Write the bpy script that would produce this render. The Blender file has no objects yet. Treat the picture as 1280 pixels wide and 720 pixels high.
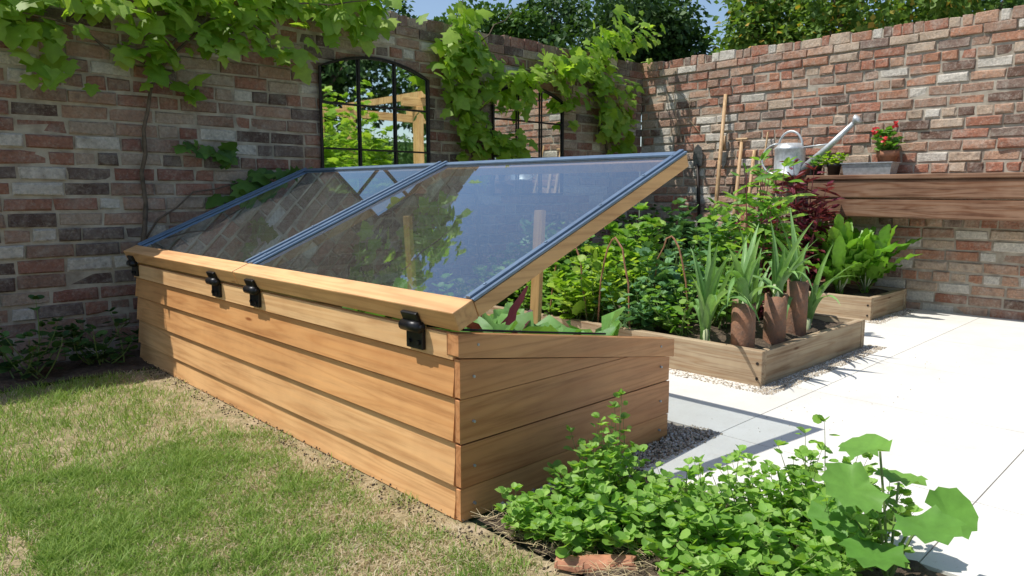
import bpy, math, random
import numpy as np
from mathutils import Vector, Matrix
random.seed(7); np.random.seed(7)
R_ = random.uniform
scene = bpy.context.scene
C = scene.collection
V = Vector
# ------------------------------------------------------------------ camera
cam = bpy.data.cameras.new('camera'); co = bpy.data.objects.new('camera', cam); C.objects.link(co)
co.location = (0, 0, 1.0); co.rotation_euler = (math.radians(90-7.6), 0, math.radians(-44)); cam.lens = 25.31; cam.sensor_width = 36
cam.clip_start = 0.05; cam.clip_end = 500
scene.camera = co
scene.view_settings.view_transform = 'Standard'; scene.view_settings.look = 'None'; scene.view_settings.exposure = 0
def ray(px, py):
    r = px-640; fw = 892-.1322*(py-360); dn = 119+.9912*(py-360)
    return V((.7193*r+.6947*fw, -.6947*r+.7193*fw, -dn))
def G(px, py, z=0):
    d = ray(px, py); t = (z-1)/d.z
    return V((0, 0, 1))+d*t
WY, WX = 4.85, 6.67
def wl(px, py, off=0.0):
    d = ray(px, py); return V((0, 0, 1))+d*((WY-off)/d.y)
def wr(px, py, off=0.0):
    d = ray(px, py); return V((0, 0, 1))+d*((WX-off)/d.x)
def at(px, d, z=0):
    rr = (px-640)/908*d
    return V((.7193*rr+.6947*d, -.6947*rr+.7193*d, z))
# ------------------------------------------------------------------ light
sd = V((.47, -.38, -1.10)).normalized()
sun = bpy.data.lights.new('sun', 'SUN'); sun.energy = 5.0; sun.angle = math.radians(.5); sun.color = (1, .965, .90)
so = bpy.data.objects.new('sun', sun); C.objects.link(so); so.rotation_mode = 'QUATERNION'; so.rotation_quaternion = sd.to_track_quat('-Z', 'Y'); so.location = (-2, 6, 8)
w = bpy.data.worlds.new('World'); scene.world = w; w.use_nodes = True
nt = w.node_tree; bg = nt.nodes['Background']; sk = nt.nodes.new('ShaderNodeTexSky'); sk.sky_type = 'NISHITA'; sk.sun_disc = False
sk.sun_elevation = math.asin(-sd.z); sk.sun_rotation = math.atan2(-sd.x, -sd.y)
nt.links.new(sk.outputs[0], bg.inputs[0]); bg.inputs[1].default_value = .15
# ------------------------------------------------------------------ materials
class M:
    def __init__(s, name, rough=.7):
        s.m = bpy.data.materials.new(name); s.m.use_nodes = True; s.nt = s.m.node_tree
        s.b = s.nt.nodes['Principled BSDF']; s.b.inputs['Roughness'].default_value = rough
        s.out = s.nt.nodes['Material Output']
    def n(s, t, **k):
        x = s.nt.nodes.new(t)
        for a, b in k.items():
            setattr(x, a, b)
        return x
    def l(s, a, b): s.nt.links.new(a, b)
    def noise(s, scale, detail=4, vec=None, rough=.6):
        x = s.n('ShaderNodeTexNoise'); x.inputs['Scale'].default_value = scale; x.inputs['Detail'].default_value = detail; x.inputs['Roughness'].default_value = rough
        if vec is None:
            vec = s.coord()
        s.l(vec, x.inputs['Vector']); return x.outputs['Fac']
    def coord(s): return s.n('ShaderNodeTexCoord').outputs['Object']
    def ramp(s, fac, stops, interp='LINEAR'):
        r = s.n('ShaderNodeValToRGB'); r.color_ramp.interpolation = interp
        e = r.color_ramp.elements
        while len(e) < len(stops): e.new(.5)
        for i, (p, c) in enumerate(stops):
            e[i].position = p; e[i].color = (*c, 1) if len(c) == 3 else c
        s.l(fac, r.inputs[0]); return r.outputs[0]
    def mix(s, f, a, b, mode='MIX'):
        x = s.n('ShaderNodeMix', data_type='RGBA', blend_type=mode)
        for sock, val in ((x.inputs[0], f), (x.inputs[6], a), (x.inputs[7], b)):
            if hasattr(val, 'is_linked') or hasattr(val, 'links'): s.l(val, sock)
            elif isinstance(val, (int, float)): sock.default_value = val
            else: sock.default_value = (*val, 1)
        return x.outputs[2]
    def island(s): return s.n('ShaderNodeNewGeometry').outputs['Random Per Island']
    def bump(s, h, strength=.4, dist=.01):
        b = s.n('ShaderNodeBump'); b.inputs['Strength'].default_value = strength; b.inputs['Distance'].default_value = dist
        s.l(h, b.inputs['Height']); s.l(b.outputs[0], s.b.inputs['Normal'])
    def col(s, c):
        if isinstance(c, tuple): s.b.inputs['Base Color'].default_value = (*c, 1)
        else: s.l(c, s.b.inputs['Base Color'])
g3 = lambda v: (v, v, v)
def leafmat(name, stops, rough=.5, tr=.35):
    m = M(name, rough); m.b.inputs['Specular IOR Level'].default_value = .35
    c = m.ramp(m.island(), stops)
    c = m.mix(1.0, c, m.ramp(m.noise(22, 3), [(.3, g3(.75)), (.7, g3(1.0))]), 'MULTIPLY')
    m.col(c)
    t = m.n('ShaderNodeBsdfTranslucent'); tc = m.mix(1.0, c, (1.5, 1.5, .6), 'MULTIPLY'); m.l(tc, t.inputs[0])
    mx = m.n('ShaderNodeMixShader'); mx.inputs[0].default_value = tr
    m.l(m.b.outputs[0], mx.inputs[1]); m.l(t.outputs[0], mx.inputs[2]); m.l(mx.outputs[0], m.out.inputs[0])
    return m.m
def woodmat(name, axis, cols, scale=1.0, rough=.55, knots=True, con=1.0):
    m = M(name, rough)
    sc = [22*scale]*3; sc[axis] = 1.3*scale
    isl = m.island()
    tc = m.n('ShaderNodeTexCoord')
    vadd = m.n('ShaderNodeVectorMath', operation='ADD'); cx = m.n('ShaderNodeCombineXYZ'); mul = m.n('ShaderNodeMath', operation='MULTIPLY'); mul.inputs[1].default_value = 37
    m.l(isl, mul.inputs[0]); [m.l(mul.outputs[0], cx.inputs[i]) for i in range(3)]
    m.l(tc.outputs['Object'], vadd.inputs[0]); m.l(cx.outputs[0], vadd.inputs[1])
    mp = m.n('ShaderNodeMapping'); mp.inputs['Scale'].default_value = sc; m.l(vadd.outputs[0], mp.inputs['Vector'])
    g = m.noise(1.6, 6, mp.outputs[0], .65)
    mp2 = m.n('ShaderNodeMapping'); s2 = [7*scale]*3; s2[axis] = .35*scale; mp2.inputs['Scale'].default_value = s2; m.l(vadd.outputs[0], mp2.inputs['Vector'])
    wv = m.n('ShaderNodeTexNoise'); wv.inputs['Scale'].default_value = 1.5; wv.inputs['Detail'].default_value = 2; wv.inputs['Distortion'].default_value = .5; m.l(mp2.outputs[0], wv.inputs['Vector'])
    ml = m.n('ShaderNodeMath', operation='MULTIPLY'); ml.inputs[1].default_value = 8; m.l(wv.outputs['Fac'], ml.inputs[0])
    fr = m.n('ShaderNodeMath', operation='PINGPONG'); fr.inputs[1].default_value = .5; m.l(ml.outputs[0], fr.inputs[0])
    base = m.ramp(isl, [(i/(len(cols)-1), c) for i, c in enumerate(cols)])
    k = lambda c: tuple(1-(1-v)*con for v in c)
    c = m.mix(1.0, base, m.ramp(g, [(.28, k((.55, .47, .40))), (.5, g3(.97)), (.75, (1.08, 1.06, 1.0))]), 'MULTIPLY')
    c = m.mix(1.0, c, m.ramp(fr.outputs[0], [(0, k((.80, .70, .62))), (.25, g3(1.0)), (.5, g3(1.02))]), 'MULTIPLY')
    st = m.noise(2.3, 4)
    c = m.mix(1.0, c, m.ramp(st, [(.3, k((.78, .70, .66))), (.6, g3(1.03))]), 'MULTIPLY')
    if knots:
        vo = m.n('ShaderNodeTexVoronoi'); vo.inputs['Scale'].default_value = 1.0
        mk = m.n('ShaderNodeMapping'); s3 = [7]*3; s3[axis] = 1.6; mk.inputs['Scale'].default_value = s3; m.l(vadd.outputs[0], mk.inputs['Vector']); m.l(mk.outputs[0], vo.inputs['Vector'])
        c = m.mix(1.0, c, m.ramp(vo.outputs['Distance'], [(.03, (.45, .30, .2)), (.07, g3(1.0))]), 'MULTIPLY')
    m.col(c); m.bump(g, .35, .0025)
    return m.m
def plain(name, c, rough=.6, metal=0, var=.15, sc=30, bump=.15):
    m = M(name, rough); m.b.inputs['Metallic'].default_value = metal
    cc = m.mix(1.0, c, m.ramp(m.noise(sc, 5), [(.3, g3(1-var*2)), (.7, g3(1.0+var*.3))]), 'MULTIPLY')
    m.col(cc); m.bump(m.noise(sc*2, 4), bump, .004); return m.m
cedar = [(.73, .385, .145), (.84, .54, .26), (.65, .325, .12), (.85, .56, .28), (.70, .355, .135), (.79, .47, .21)]
cedar_shade = [(.60, .275, .11), (.67, .34, .145), (.54, .245, .10), (.63, .31, .13)]  # same cedar for the end boards, their shade put into the colour
W_Y = woodmat('cedar_along_y', 1, cedar, con=.65); W_X = woodmat('cedar_along_x', 0, cedar, con=.6); W_E = woodmat('cedar_end_shade', 0, cedar_shade, con=.75); W_Z = woodmat('cedar_upright', 2, cedar, con=.6)
S_Y = woodmat('sleeper_y', 1, [(.48, .38, .25), (.38, .29, .19), (.53, .43, .30)], 1, .85)
S_X = woodmat('sleeper_x', 0, [(.48, .38, .25), (.38, .29, .19), (.53, .43, .30)], 1, .85)
S_Z = woodmat('sleeper_z', 2, [(.34, .27, .18), (.27, .21, .14)], 1, .85)
SH_Y = woodmat('bench_y', 1, [(.29, .17, .105), (.22, .13, .08), (.34, .21, .13)], 1.1, .9, True, 1.5)
T_Z = woodmat('tool_handle', 2, [(.62, .44, .24), (.50, .34, .18)], 2, .6, False)
P_Z = woodmat('pergola_wood', 2, [(.66, .42, .17), (.72, .48, .22)], 1, .7)
P_X = woodmat('pergola_wood_x', 0, [(.66, .42, .17), (.72, .48, .22)], 1, .7)
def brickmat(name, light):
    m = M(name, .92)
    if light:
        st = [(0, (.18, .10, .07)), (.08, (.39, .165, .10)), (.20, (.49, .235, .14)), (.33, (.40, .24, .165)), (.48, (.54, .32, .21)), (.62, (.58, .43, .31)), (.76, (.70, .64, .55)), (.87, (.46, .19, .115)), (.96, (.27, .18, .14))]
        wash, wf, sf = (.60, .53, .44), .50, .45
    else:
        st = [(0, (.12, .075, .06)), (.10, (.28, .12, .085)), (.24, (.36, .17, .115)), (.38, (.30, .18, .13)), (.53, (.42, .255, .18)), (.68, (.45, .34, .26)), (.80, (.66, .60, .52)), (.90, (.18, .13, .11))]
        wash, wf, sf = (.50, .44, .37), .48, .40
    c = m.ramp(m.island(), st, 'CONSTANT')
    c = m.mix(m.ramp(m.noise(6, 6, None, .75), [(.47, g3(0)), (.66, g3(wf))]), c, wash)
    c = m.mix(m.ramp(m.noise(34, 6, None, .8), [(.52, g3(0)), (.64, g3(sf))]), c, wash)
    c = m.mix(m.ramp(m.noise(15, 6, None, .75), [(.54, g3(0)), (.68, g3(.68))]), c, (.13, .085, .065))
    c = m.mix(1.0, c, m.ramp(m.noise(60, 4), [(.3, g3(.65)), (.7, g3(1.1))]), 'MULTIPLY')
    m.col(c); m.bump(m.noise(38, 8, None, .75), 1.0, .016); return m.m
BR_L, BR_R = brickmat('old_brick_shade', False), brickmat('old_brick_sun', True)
m = M('lime_mortar', .95); m.col(m.mix(m.ramp(m.noise(8, 5), [(.42, g3(0)), (.7, g3(1))]), (.44, .385, .305), (.24, .195, .15))); m.bump(m.noise(70, 5), .6, .006); MORTAR = m.m
m = M('soil', .95); m.col(m.ramp(m.noise(40, 6), [(.3, (.045, .03, .02)), (.6, (.12, .085, .055)), (.8, (.21, .155, .105))])); m.bump(m.noise(60, 6), .9, .02); SOIL = m.m
m = M('lawn_ground', .95); m.col(m.ramp(m.noise(14, 6), [(.3, (.15, .15, .06)), (.52, (.34, .27, .15)), (.72, (.50, .39, .26))])); m.bump(m.noise(60, 6), .8, .015); LAWN = m.m
m = M('earth_far', .95); m.col(m.ramp(m.noise(.6, 5), [(.3, (.05, .09, .025)), (.7, (.10, .12, .05))])); EARTH = m.m
m = M('paving_stone', .75)
c = m.ramp(m.noise(2.2, 6, None, .65), [(.3, (.66, .635, .58)), (.5, (.71, .69, .64)), (.72, (.76, .745, .70))])
c = m.mix(1.0, c, m.ramp(m.island(), [(0, (.95, .94, .93)), (1, (1.02, 1.01, 1.0))]), 'MULTIPLY')
c = m.mix(m.ramp(m.noise(120, 3), [(.62, g3(0)), (.72, g3(.5))]), c, (.46, .41, .34))
c = m.mix(m.ramp(m.noise(5, 6, None, .75), [(.55, g3(0)), (.75, g3(.35))]), c, (.50, .46, .40))
m.col(c); m.bump(m.noise(90, 5), .25, .003); PAVE = m.m
m = M('joint_sand', .95); m.col((.32, .28, .23)); JOINT = m.m
m = M('gravel', .85); m.col(m.mix(1.0, m.ramp(m.island(), [(0, (.22, .18, .14)), (.4, (.44, .36, .26)), (.7, (.56, .50, .41)), (1, (.66, .63, .58))]), m.ramp(m.noise(60, 3), [(.3, g3(.8)), (.7, g3(1.05))]), 'MULTIPLY')); GRAVEL = m.m
m = M('grass_blade', .6); isl = m.island()
green = m.ramp(isl, [(0, (.17, .29, .04)), (.5, (.27, .42, .07)), (1, (.42, .54, .14))])
straw = m.ramp(isl, [(0, (.48, .38, .20)), (.5, (.62, .51, .31)), (1, (.72, .63, .44))])
at1 = m.n('ShaderNodeAttribute'); at1.attribute_name = 'dry'
c = m.mix(at1.outputs['Fac'], green, straw); m.col(c)
t = m.n('ShaderNodeBsdfTranslucent'); m.l(c, t.inputs[0]); mx = m.n('ShaderNodeMixShader'); mx.inputs[0].default_value = .4
m.l(m.b.outputs[0], mx.inputs[1]); m.l(t.outputs[0], mx.inputs[2]); m.l(mx.outputs[0], m.out.inputs[0]); GRASS = m.m
ALU = plain('blue_grey_aluminium', (.17, .24, .335), .42, .35, .1, 20, .03)
BLACK = plain('black_iron', (.015, .015, .016), .38, .4, .1, 40, .1)
IRON = plain('dark_rusted_iron', (.035, .028, .024), .6, .5, .2, 40, .3)
GALV = plain('galvanised_steel', (.66, .69, .70), .45, .5, .2, 25, .05)
ZINC = plain('dull_zinc', (.46, .49, .51), .5, .4, .2, 25, .1)
STEEL = plain('tool_steel', (.30, .30, .30), .4, .8, .3, 25, .1)
TERRA = plain('terracotta', (.50, .22, .12), .8, 0, .25, 22, .3)
m = M('aged_clay', .85); m.col(m.mix(m.ramp(m.noise(11, 6, None, .75), [(.36, g3(0)), (.6, g3(1))]), m.mix(1.0, (.34, .155, .08), m.ramp(m.island(), [(0, (.7, .72, .8)), (1, g3(1.1))]), 'MULTIPLY'), (.19, .115, .08))); m.bump(m.noise(45, 5), .8, .008); CLAY = m.m
DPLAST = plain('black_plastic_pot', (.02, .02, .02), .5)
STRING = plain('twine', (.35, .27, .17), .9)
PETAL = plain('red_petal', (.60, .03, .03), .5)
m = M('mirror_glass', .015); m.b.inputs['Metallic'].default_value = 1; m.col((.80, .84, .80)); m.bump(m.noise(1.3, 2), .04, .01); MIRROR = m.m
m = M('greenhouse_glass'); m.nt.nodes.remove(m.b)
tr = m.n('ShaderNodeBsdfTransparent'); tr.inputs[0].default_value = (.76, .82, .84, 1); gl = m.n('ShaderNodeBsdfGlossy'); gl.inputs['Roughness'].default_value = .018; gl.inputs[0].default_value = (.74, .91, 1, 1)
fr = m.n('ShaderNodeFresnel'); fr.inputs[0].default_value = 1.7; mm = m.n('ShaderNodeMath', operation='MULTIPLY'); mm.use_clamp = True; mm.inputs[1].default_value = 2.15
m.l(fr.outputs[0], mm.inputs[0]); mx = m.n('ShaderNodeMixShader'); m.l(mm.outputs[0], mx.inputs[0]); m.l(tr.outputs[0], mx.inputs[1]); m.l(gl.outputs[0], mx.inputs[2])
df = m.n('ShaderNodeBsdfDiffuse'); df.inputs[0].default_value = (.42, .39, .35, 1); mx2 = m.n('ShaderNodeMixShader')
m.l(m.ramp(m.noise(190, 4, None, .7), [(.48, g3(.03)), (.58, g3(.10)), (.70, g3(.40))]), mx2.inputs[0]); m.l(mx.outputs[0], mx2.inputs[1]); m.l(df.outputs[0], mx2.inputs[2]); m.l(mx2.outputs[0], m.out.inputs[0]); GLASS = m.m
L_VINE = leafmat('vine_leaf', [(0, (.18, .34, .03)), (.5, (.31, .49, .06)), (1, (.46, .61, .12))], .5, .5)
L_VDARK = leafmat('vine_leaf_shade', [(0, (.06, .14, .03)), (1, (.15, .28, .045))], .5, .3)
L_FORE = leafmat('herb_leaf', [(0, (.17, .36, .05)), (.6, (.28, .50, .09)), (1, (.42, .62, .16))], .5, .4)
L_BIG = leafmat('geranium_leaf', [(0, (.13, .32, .05)), (1, (.24, .45, .09))], .5, .35)
L_BEAN = leafmat('bean_leaf', [(0, (.13, .30, .045)), (.6, (.23, .43, .07)), (1, (.38, .56, .14))], .5, .4)
L_DARK = leafmat('shrub_leaf', [(0, (.025, .07, .018)), (1, (.08, .18, .04))], .5, .2)
L_KALE = leafmat('kale_leaf', [(0, (.08, .21, .08)), (1, (.18, .35, .13))], .5, .2)
L_LEEK = leafmat('leek_leaf', [(0, (.14, .30, .09)), (1, (.27, .46, .17))], .45, .3)
L_CHARD = leafmat('chard_leaf', [(0, (.13, .33, .03)), (1, (.28, .52, .07))], .4, .3)
L_CAB = leafmat('cabbage_leaf', [(0, (.17, .40, .08)), (1, (.32, .55, .17))], .45, .3)
L_RED = leafmat('red_leaf', [(0, (.11, .02, .035)), (1, (.24, .05, .08))], .45, .3)
L_TREE = leafmat('dark_tree_leaf', [(0, (.03, .075, .018)), (1, (.08, .16, .04))], .6, .2)
L_TREE2 = leafmat('mid_tree_leaf', [(0, (.05, .12, .025)), (1, (.12, .23, .05))], .6, .25)
L_TREE3 = leafmat('light_tree_leaf', [(0, (.08, .17, .03)), (.9, (.20, .32, .06)), (1, (.55, .32, .06))], .55, .35)
STEM = plain('green_stem', (.16, .24, .06), .6, 0, .1); RSTEM = plain('red_stem', (.25, .05, .06), .5, 0, .1); PSTEM = plain('pale_stem', (.50, .56, .32), .5, 0, .1)
BARK = plain('bark', (.17, .125, .085), .95, 0, .3, 20, .6); TWIG = plain('brown_twig', (.42, .20, .11), .8, 0, .2)
# ------------------------------------------------------------------ mesh helpers
def tag(o, label=None, cat=None, group=None, kind=None):
    if label: o['label'] = label
    if cat: o['category'] = cat
    if group: o['group'] = group
    if kind: o['kind'] = kind
    return o
def root(name, loc, label, cat, group=None):
    o = bpy.data.objects.new(name, None); C.objects.link(o); o.location = loc; o.empty_display_size = .1
    return tag(o, label, cat, group)
def worldloc(p):
    l = V((0, 0, 0))
    while p: l += p.location; p = p.parent
    return l
def link(name, me, mat, parent=None, smooth=False, bevel=0):
    me.materials.append(mat); o = bpy.data.objects.new(name, me); C.objects.link(o)
    if parent: o.parent = parent
    if smooth: me.polygons.foreach_set('use_smooth', [True]*len(me.polygons))
    if bevel:
        b = o.modifiers.new('bevel', 'BEVEL'); b.width = bevel; b.segments = 2; b.limit_method = 'ANGLE'
    return o
class MB:
    def __init__(s): s.v = []; s.f = []
    def add(s, vs, fs):
        k = len(s.v); s.v += [tuple(x) for x in vs]; s.f += [tuple(i+k for i in f) for f in fs]
    def box(s, x0, x1, y0, y1, z0, z1):
        s.add([(x, y, z) for x in (x0, x1) for y in (y0, y1) for z in (z0, z1)], [(0, 1, 3, 2), (4, 6, 7, 5), (0, 4, 5, 1), (2, 3, 7, 6), (0, 2, 6, 4), (1, 5, 7, 3)]); return s
    def obox(s, o, ax, ay, az, a, b, c):
        s.add([o+ax*x+ay*y+az*z for x in a for y in b for z in c], [(0, 1, 3, 2), (4, 6, 7, 5), (0, 4, 5, 1), (2, 3, 7, 6), (0, 2, 6, 4), (1, 5, 7, 3)]); return s
    def prism(s, poly, axis, a0, a1):
        n = len(poly)
        def mk(p, a): return (a, p[0], p[1]) if axis == 0 else ((p[0], a, p[1]) if axis == 1 else (p[0], p[1], a))
        s.add([mk(p, a0) for p in poly]+[mk(p, a1) for p in poly], [tuple(range(n)), tuple(range(2*n-1, n-1, -1))]+[(i, (i+1) % n, n+(i+1) % n, n+i) for i in range(n)]); return s
    def tube(s, pts, rad, n=6, caps=True):
        pts = [V(p) for p in pts]; m = len(pts)
        if not isinstance(rad, (list, tuple)): rad = [rad]*m
        vs = []
        up = V((0, 0, 1)); d0 = (pts[1]-pts[0]).normalized()
        if abs(d0.z) > .9: up = V((1, 0, 0))
        for i, p in enumerate(pts):
            d = (pts[min(i+1, m-1)]-pts[max(i-1, 0)]).normalized()
            x = d.cross(up)
            if x.length < 1e-4: x = d.cross(V((0, 1, 0)))
            x.normalize(); y = x.cross(d).normalized(); up = y
            for k in range(n):
                a = 2*math.pi*k/n; vs.append(p+(x*math.cos(a)+y*math.sin(a))*rad[i])
        fs = [(i*n+k, i*n+(k+1) % n, (i+1)*n+(k+1) % n, (i+1)*n+k) for i in range(m-1) for k in range(n)]
        if caps: fs += [tuple(range(n-1, -1, -1)), tuple((m-1)*n+k for k in range(n))]
        s.add(vs, fs); return s
    def lathe(s, c, prof, n=24):
        c = V(c); vs = []
        for r, z in prof:
            for k in range(n):
                a = 2*math.pi*k/n; vs.append(c+V((r*math.cos(a), r*math.sin(a), z)))
        m = len(prof)
        s.add(vs, [(i*n+k, i*n+(k+1) % n, (i+1)*n+(k+1) % n, (i+1)*n+k) for i in range(m-1) for k in range(n)]); return s
    def build(s, name, mat, parent=None, smooth=False, bevel=0):
        l = worldloc(parent) if parent else V((0, 0, 0))
        me = bpy.data.meshes.new(name); me.from_pydata([(x-l.x, y-l.y, z-l.z) for x, y, z in s.v], [], s.f); me.update()
        return link(name, me, mat, parent, smooth, bevel)
def mirror_half(half, zf):
    pts = half+[(-x, y) for x, y in reversed(half) if abs(x) > 1e-6]
    return [(x, y, zf(x, y)) for x, y in pts]
P_ROUND = ([(0, 0, 0), (0, .5, -.06), (0, 1, -.02), (.3, .12, .05), (.46, .5, .08), (.3, .86, .03), (-.3, .12, .05), (-.46, .5, .08), (-.3, .86, .03)], [(0, 3, 4, 1), (1, 4, 5, 2), (0, 1, 7, 6), (1, 2, 8, 7)])
_o = mirror_half([(0, .02), (.22, -.14), (.52, .02), (.40, .25), (.66, .50), (.36, .58), (.26, .82), (0, 1.08)], lambda x, y: -.25*(x*x+(y-.4)**2)+.04)
P_VINE = ([(0, .38, .05)]+_o, [(0, i+1, (i+1) % len(_o)+1) for i in range(len(_o))])
_q = mirror_half([(0, .05), (.18, -.1), (.42, -.04), (.46, .12), (.62, .26), (.56, .44), (.62, .62), (.44, .70), (.36, .88), (.18, .90), (0, 1.0)], lambda x, y: .12*math.sin(9*(x*x+y))+.1*abs(x))
P_SCAL = ([(0, .38, -.05)]+_q, [(0, i+1, (i+1) % len(_q)+1) for i in range(len(_q))])
_m = mirror_half([(0, 0), (.16, .06), (.20, .14), (.34, .20), (.34, .32), (.45, .42), (.40, .55), (.44, .66), (.30, .74), (.27, .86), (.12, .92), (0, 1.05)], lambda x, y: .28*abs(x)-.18*(y-.4)**2)
P_TOOTH = ([(0, .45, -.04)]+_m, [(0, i+1, (i+1) % len(_m)+1) for i in range(len(_m))])
P_DIA = ([(0, 0, 0), (.42, .5, .12), (0, 1, 0), (-.42, .5, .12)], [(0, 1, 2), (0, 2, 3)])
P_LAN = ([(0, 0, 0), (.17, .35, .05), (.1, .75, .02), (0, 1, -.1), (-.1, .75, .02), (-.17, .35, .05), (0, .5, -.03)], [(0, 1, 6), (1, 2, 6), (2, 3, 6), (3, 4, 6), (4, 5, 6), (5, 0, 6)])
def leaves(name, mat, proto, P, D, N, S, parent=None):
    P, D, N, S = np.array(P, float), np.array(D, float), np.array(N, float), np.array(S, float)
    D /= np.linalg.norm(D, axis=1)[:, None]+1e-9
    X = np.cross(D, N); X /= np.linalg.norm(X, axis=1)[:, None]+1e-9; Z = np.cross(X, D)
    pv = np.array(proto[0]); k = len(pv); n = len(P)
    if parent: P = P-np.array(worldloc(parent))
    vs = P[:, None, :]+S[:, None, None]*(pv[None, :, 0, None]*X[:, None, :]+pv[None, :, 1, None]*D[:, None, :]+pv[None, :, 2, None]*Z[:, None, :])
    vs = vs.reshape(-1, 3)
    fl = [len(f) for f in proto[1]]
    flat = np.array([i for f in proto[1] for i in f]); loops = (flat[None, :]+(np.arange(n)*k)[:, None]).ravel()
    sizes = np.tile(np.array(fl), n); starts = np.concatenate([[0], np.cumsum(sizes)[:-1]])
    me = bpy.data.meshes.new(name); me.vertices.add(len(vs)); me.vertices.foreach_set('co', vs.ravel())
    me.loops.add(len(loops)); me.loops.foreach_set('vertex_index', loops.astype(np.int32))
    me.polygons.add(len(sizes)); me.polygons.foreach_set('loop_start', starts.astype(np.int32)); me.polygons.foreach_set('loop_total', sizes.astype(np.int32))
    me.update(calc_edges=True); me.validate()
    return link(name, me, mat, parent)
def rv(s=1): return V((random.gauss(0, s), random.gauss(0, s), random.gauss(0, s)))
def bush(name, label, cat, base, r, h, nst, nl, proto, size, lm, sm, group=None, droop=.2, tilt=1.0, lo=.2, rs=.004, hv=.55):
    base = V(base); o = root(name, base, label, cat, group); st = MB(); P = []; D = []; N = []; S = []
    for i in range(nst):
        a = R_(0, 6.283); q = math.sqrt(R_(0, 1))*r; hh = h*R_(hv, 1)*(1-.35*(q/r)**2)
        b = base+V((R_(-.35, .35)*r, R_(-.35, .35)*r, -.01)); e = base+V((math.cos(a)*q*tilt, math.sin(a)*q*tilt, hh))
        mid = (b+e)/2+V((math.cos(a), math.sin(a), 0))*q*.25*tilt+rv(.02*h)
        pts = [b*(1-t)**2+mid*2*t*(1-t)+e*t*t for t in (0, .25, .5, .75, 1)]
        st.tube(pts, [rs, rs, rs*.8, rs*.6, rs*.3], 4, False)
        for k in range(nl):
            t = lo+(1-lo)*(k+R_(0, .6))/nl; t = min(t, 1)
            p = b*(1-t)**2+mid*2*t*(1-t)+e*t*t; az = k*2.4+R_(-.4, .4)+a
            d = V((math.cos(az), math.sin(az), R_(-.1, .7)-droop)); P.append(p+d*size*.25); D.append(d)
            N.append(V((0, 0, 1))+rv(.35)+V((math.cos(az), math.sin(az), 0))*.1); S.append(size*R_(.6, 1.15)*(1 if t < .85 else .75))
        for k in range(4):
            az = R_(0, 6.28); d = V((math.cos(az), math.sin(az), R_(.2, 1.0))); P.append(e); D.append(d); N.append(V((0, 0, 1))+rv(.3)); S.append(size*R_(.45, .8))
    st.build('stems', sm, o); leaves('foliage', lm, proto, P, D, N, S, o); return o
def blade(mb, b, az, L, wd, rise, bend, segs=7, cup=.25, wav=0, stem=0):
    h = V((math.cos(az), math.sin(az), 0)); s = V((-math.sin(az), math.cos(az), 0)); p = V(b); el = rise; vs = []; tw = R_(-.5, .5); ph = R_(0, 6)
    for i in range(segs+1):
        t = i/segs
        if stem: wq = wd*(.09 if t < stem else math.sin(math.pi*min(1, ((t-stem)/(1-stem))**.9*.91+.08))**.5*(1+.10*math.sin(i*2.9+ph)))
        else: wq = wd*(1-t**2.6)*(.75+.25*math.sin(math.pi*t))+.001
        d = h*math.cos(el)+V((0, 0, 1))*math.sin(el); n = (-h*math.sin(el)+V((0, 0, 1))*math.cos(el))
        ss = (s*math.cos(tw*t)+n*math.sin(tw*t))
        for k in (-1, -.5, 0, .5, 1):
            vs.append(p+ss*k*wq*.5+n*(abs(k)*cup*wq*.5+wav*wq*math.sin(i*2.6+k*4+ph)*(abs(k)+.15)))
        p = p+d*L/segs; el -= bend/segs*(1+t)
    mb.add(vs, [(i*5+k, i*5+k+1, (i+1)*5+k+1, (i+1)*5+k) for i in range(segs) for k in range(4)])
# ------------------------------------------------------------------ the ground
def sheet(name, polys, z, mat):
    mb = MB()
    for p in polys: mb.add([(x, y, z) for x, y in p], [tuple(range(len(p)))])
    return tag(mb.build(name, mat), kind='structure')
def rect(a, b, c, d): return [(a, c), (b, c), (b, d), (a, d)]
sheet('ground', [rect(-150, 150, -150, 150)], -.012, EARTH)
sheet('lawn', [rect(-6, 1.36, -5, 4.3)], 0, LAWN)
def lumpy(name, x0, x1, y0, y1, z, amp, mat, step=.04, parent=None):
    nx, ny = int((x1-x0)/step)+1, int((y1-y0)/step)+1; mb = MB()
    vs = [(x0+(x1-x0)*i/nx, y0+(y1-y0)*j/ny, z+amp*R_(-1, 1)+amp*math.sin(i*.7)*math.cos(j*.9)) for i in range(nx+1) for j in range(ny+1)]
    mb.add(vs, [(i*(ny+1)+j, (i+1)*(ny+1)+j, (i+1)*(ny+1)+j+1, i*(ny+1)+j+1) for i in range(nx) for j in range(ny)])
    return mb.build(name, mat, parent, True)
tag(lumpy('soil_border', 1.36, 2.04, -1.2, 1.56, .012, .008, SOIL, .03), kind='structure')
tag(lumpy('soil_border', -3, 6.66, 4.3, 4.85, .012, .01, SOIL, .06), kind='structure')
sheet('patio_bedding', [rect(2.05, 12, -6, 1.56), rect(2.47, 12, 1.56, 4.3)], .002, JOINT)
pv = MB(); sx, sy = .92, .92
xs = [2.05]+[2.60+sx*i for i in range(11)]; ys = [1.47-sy*i for i in range(9)][::-1]+[1.47+sy*i for i in range(1, 4)]+[4.3]
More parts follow.
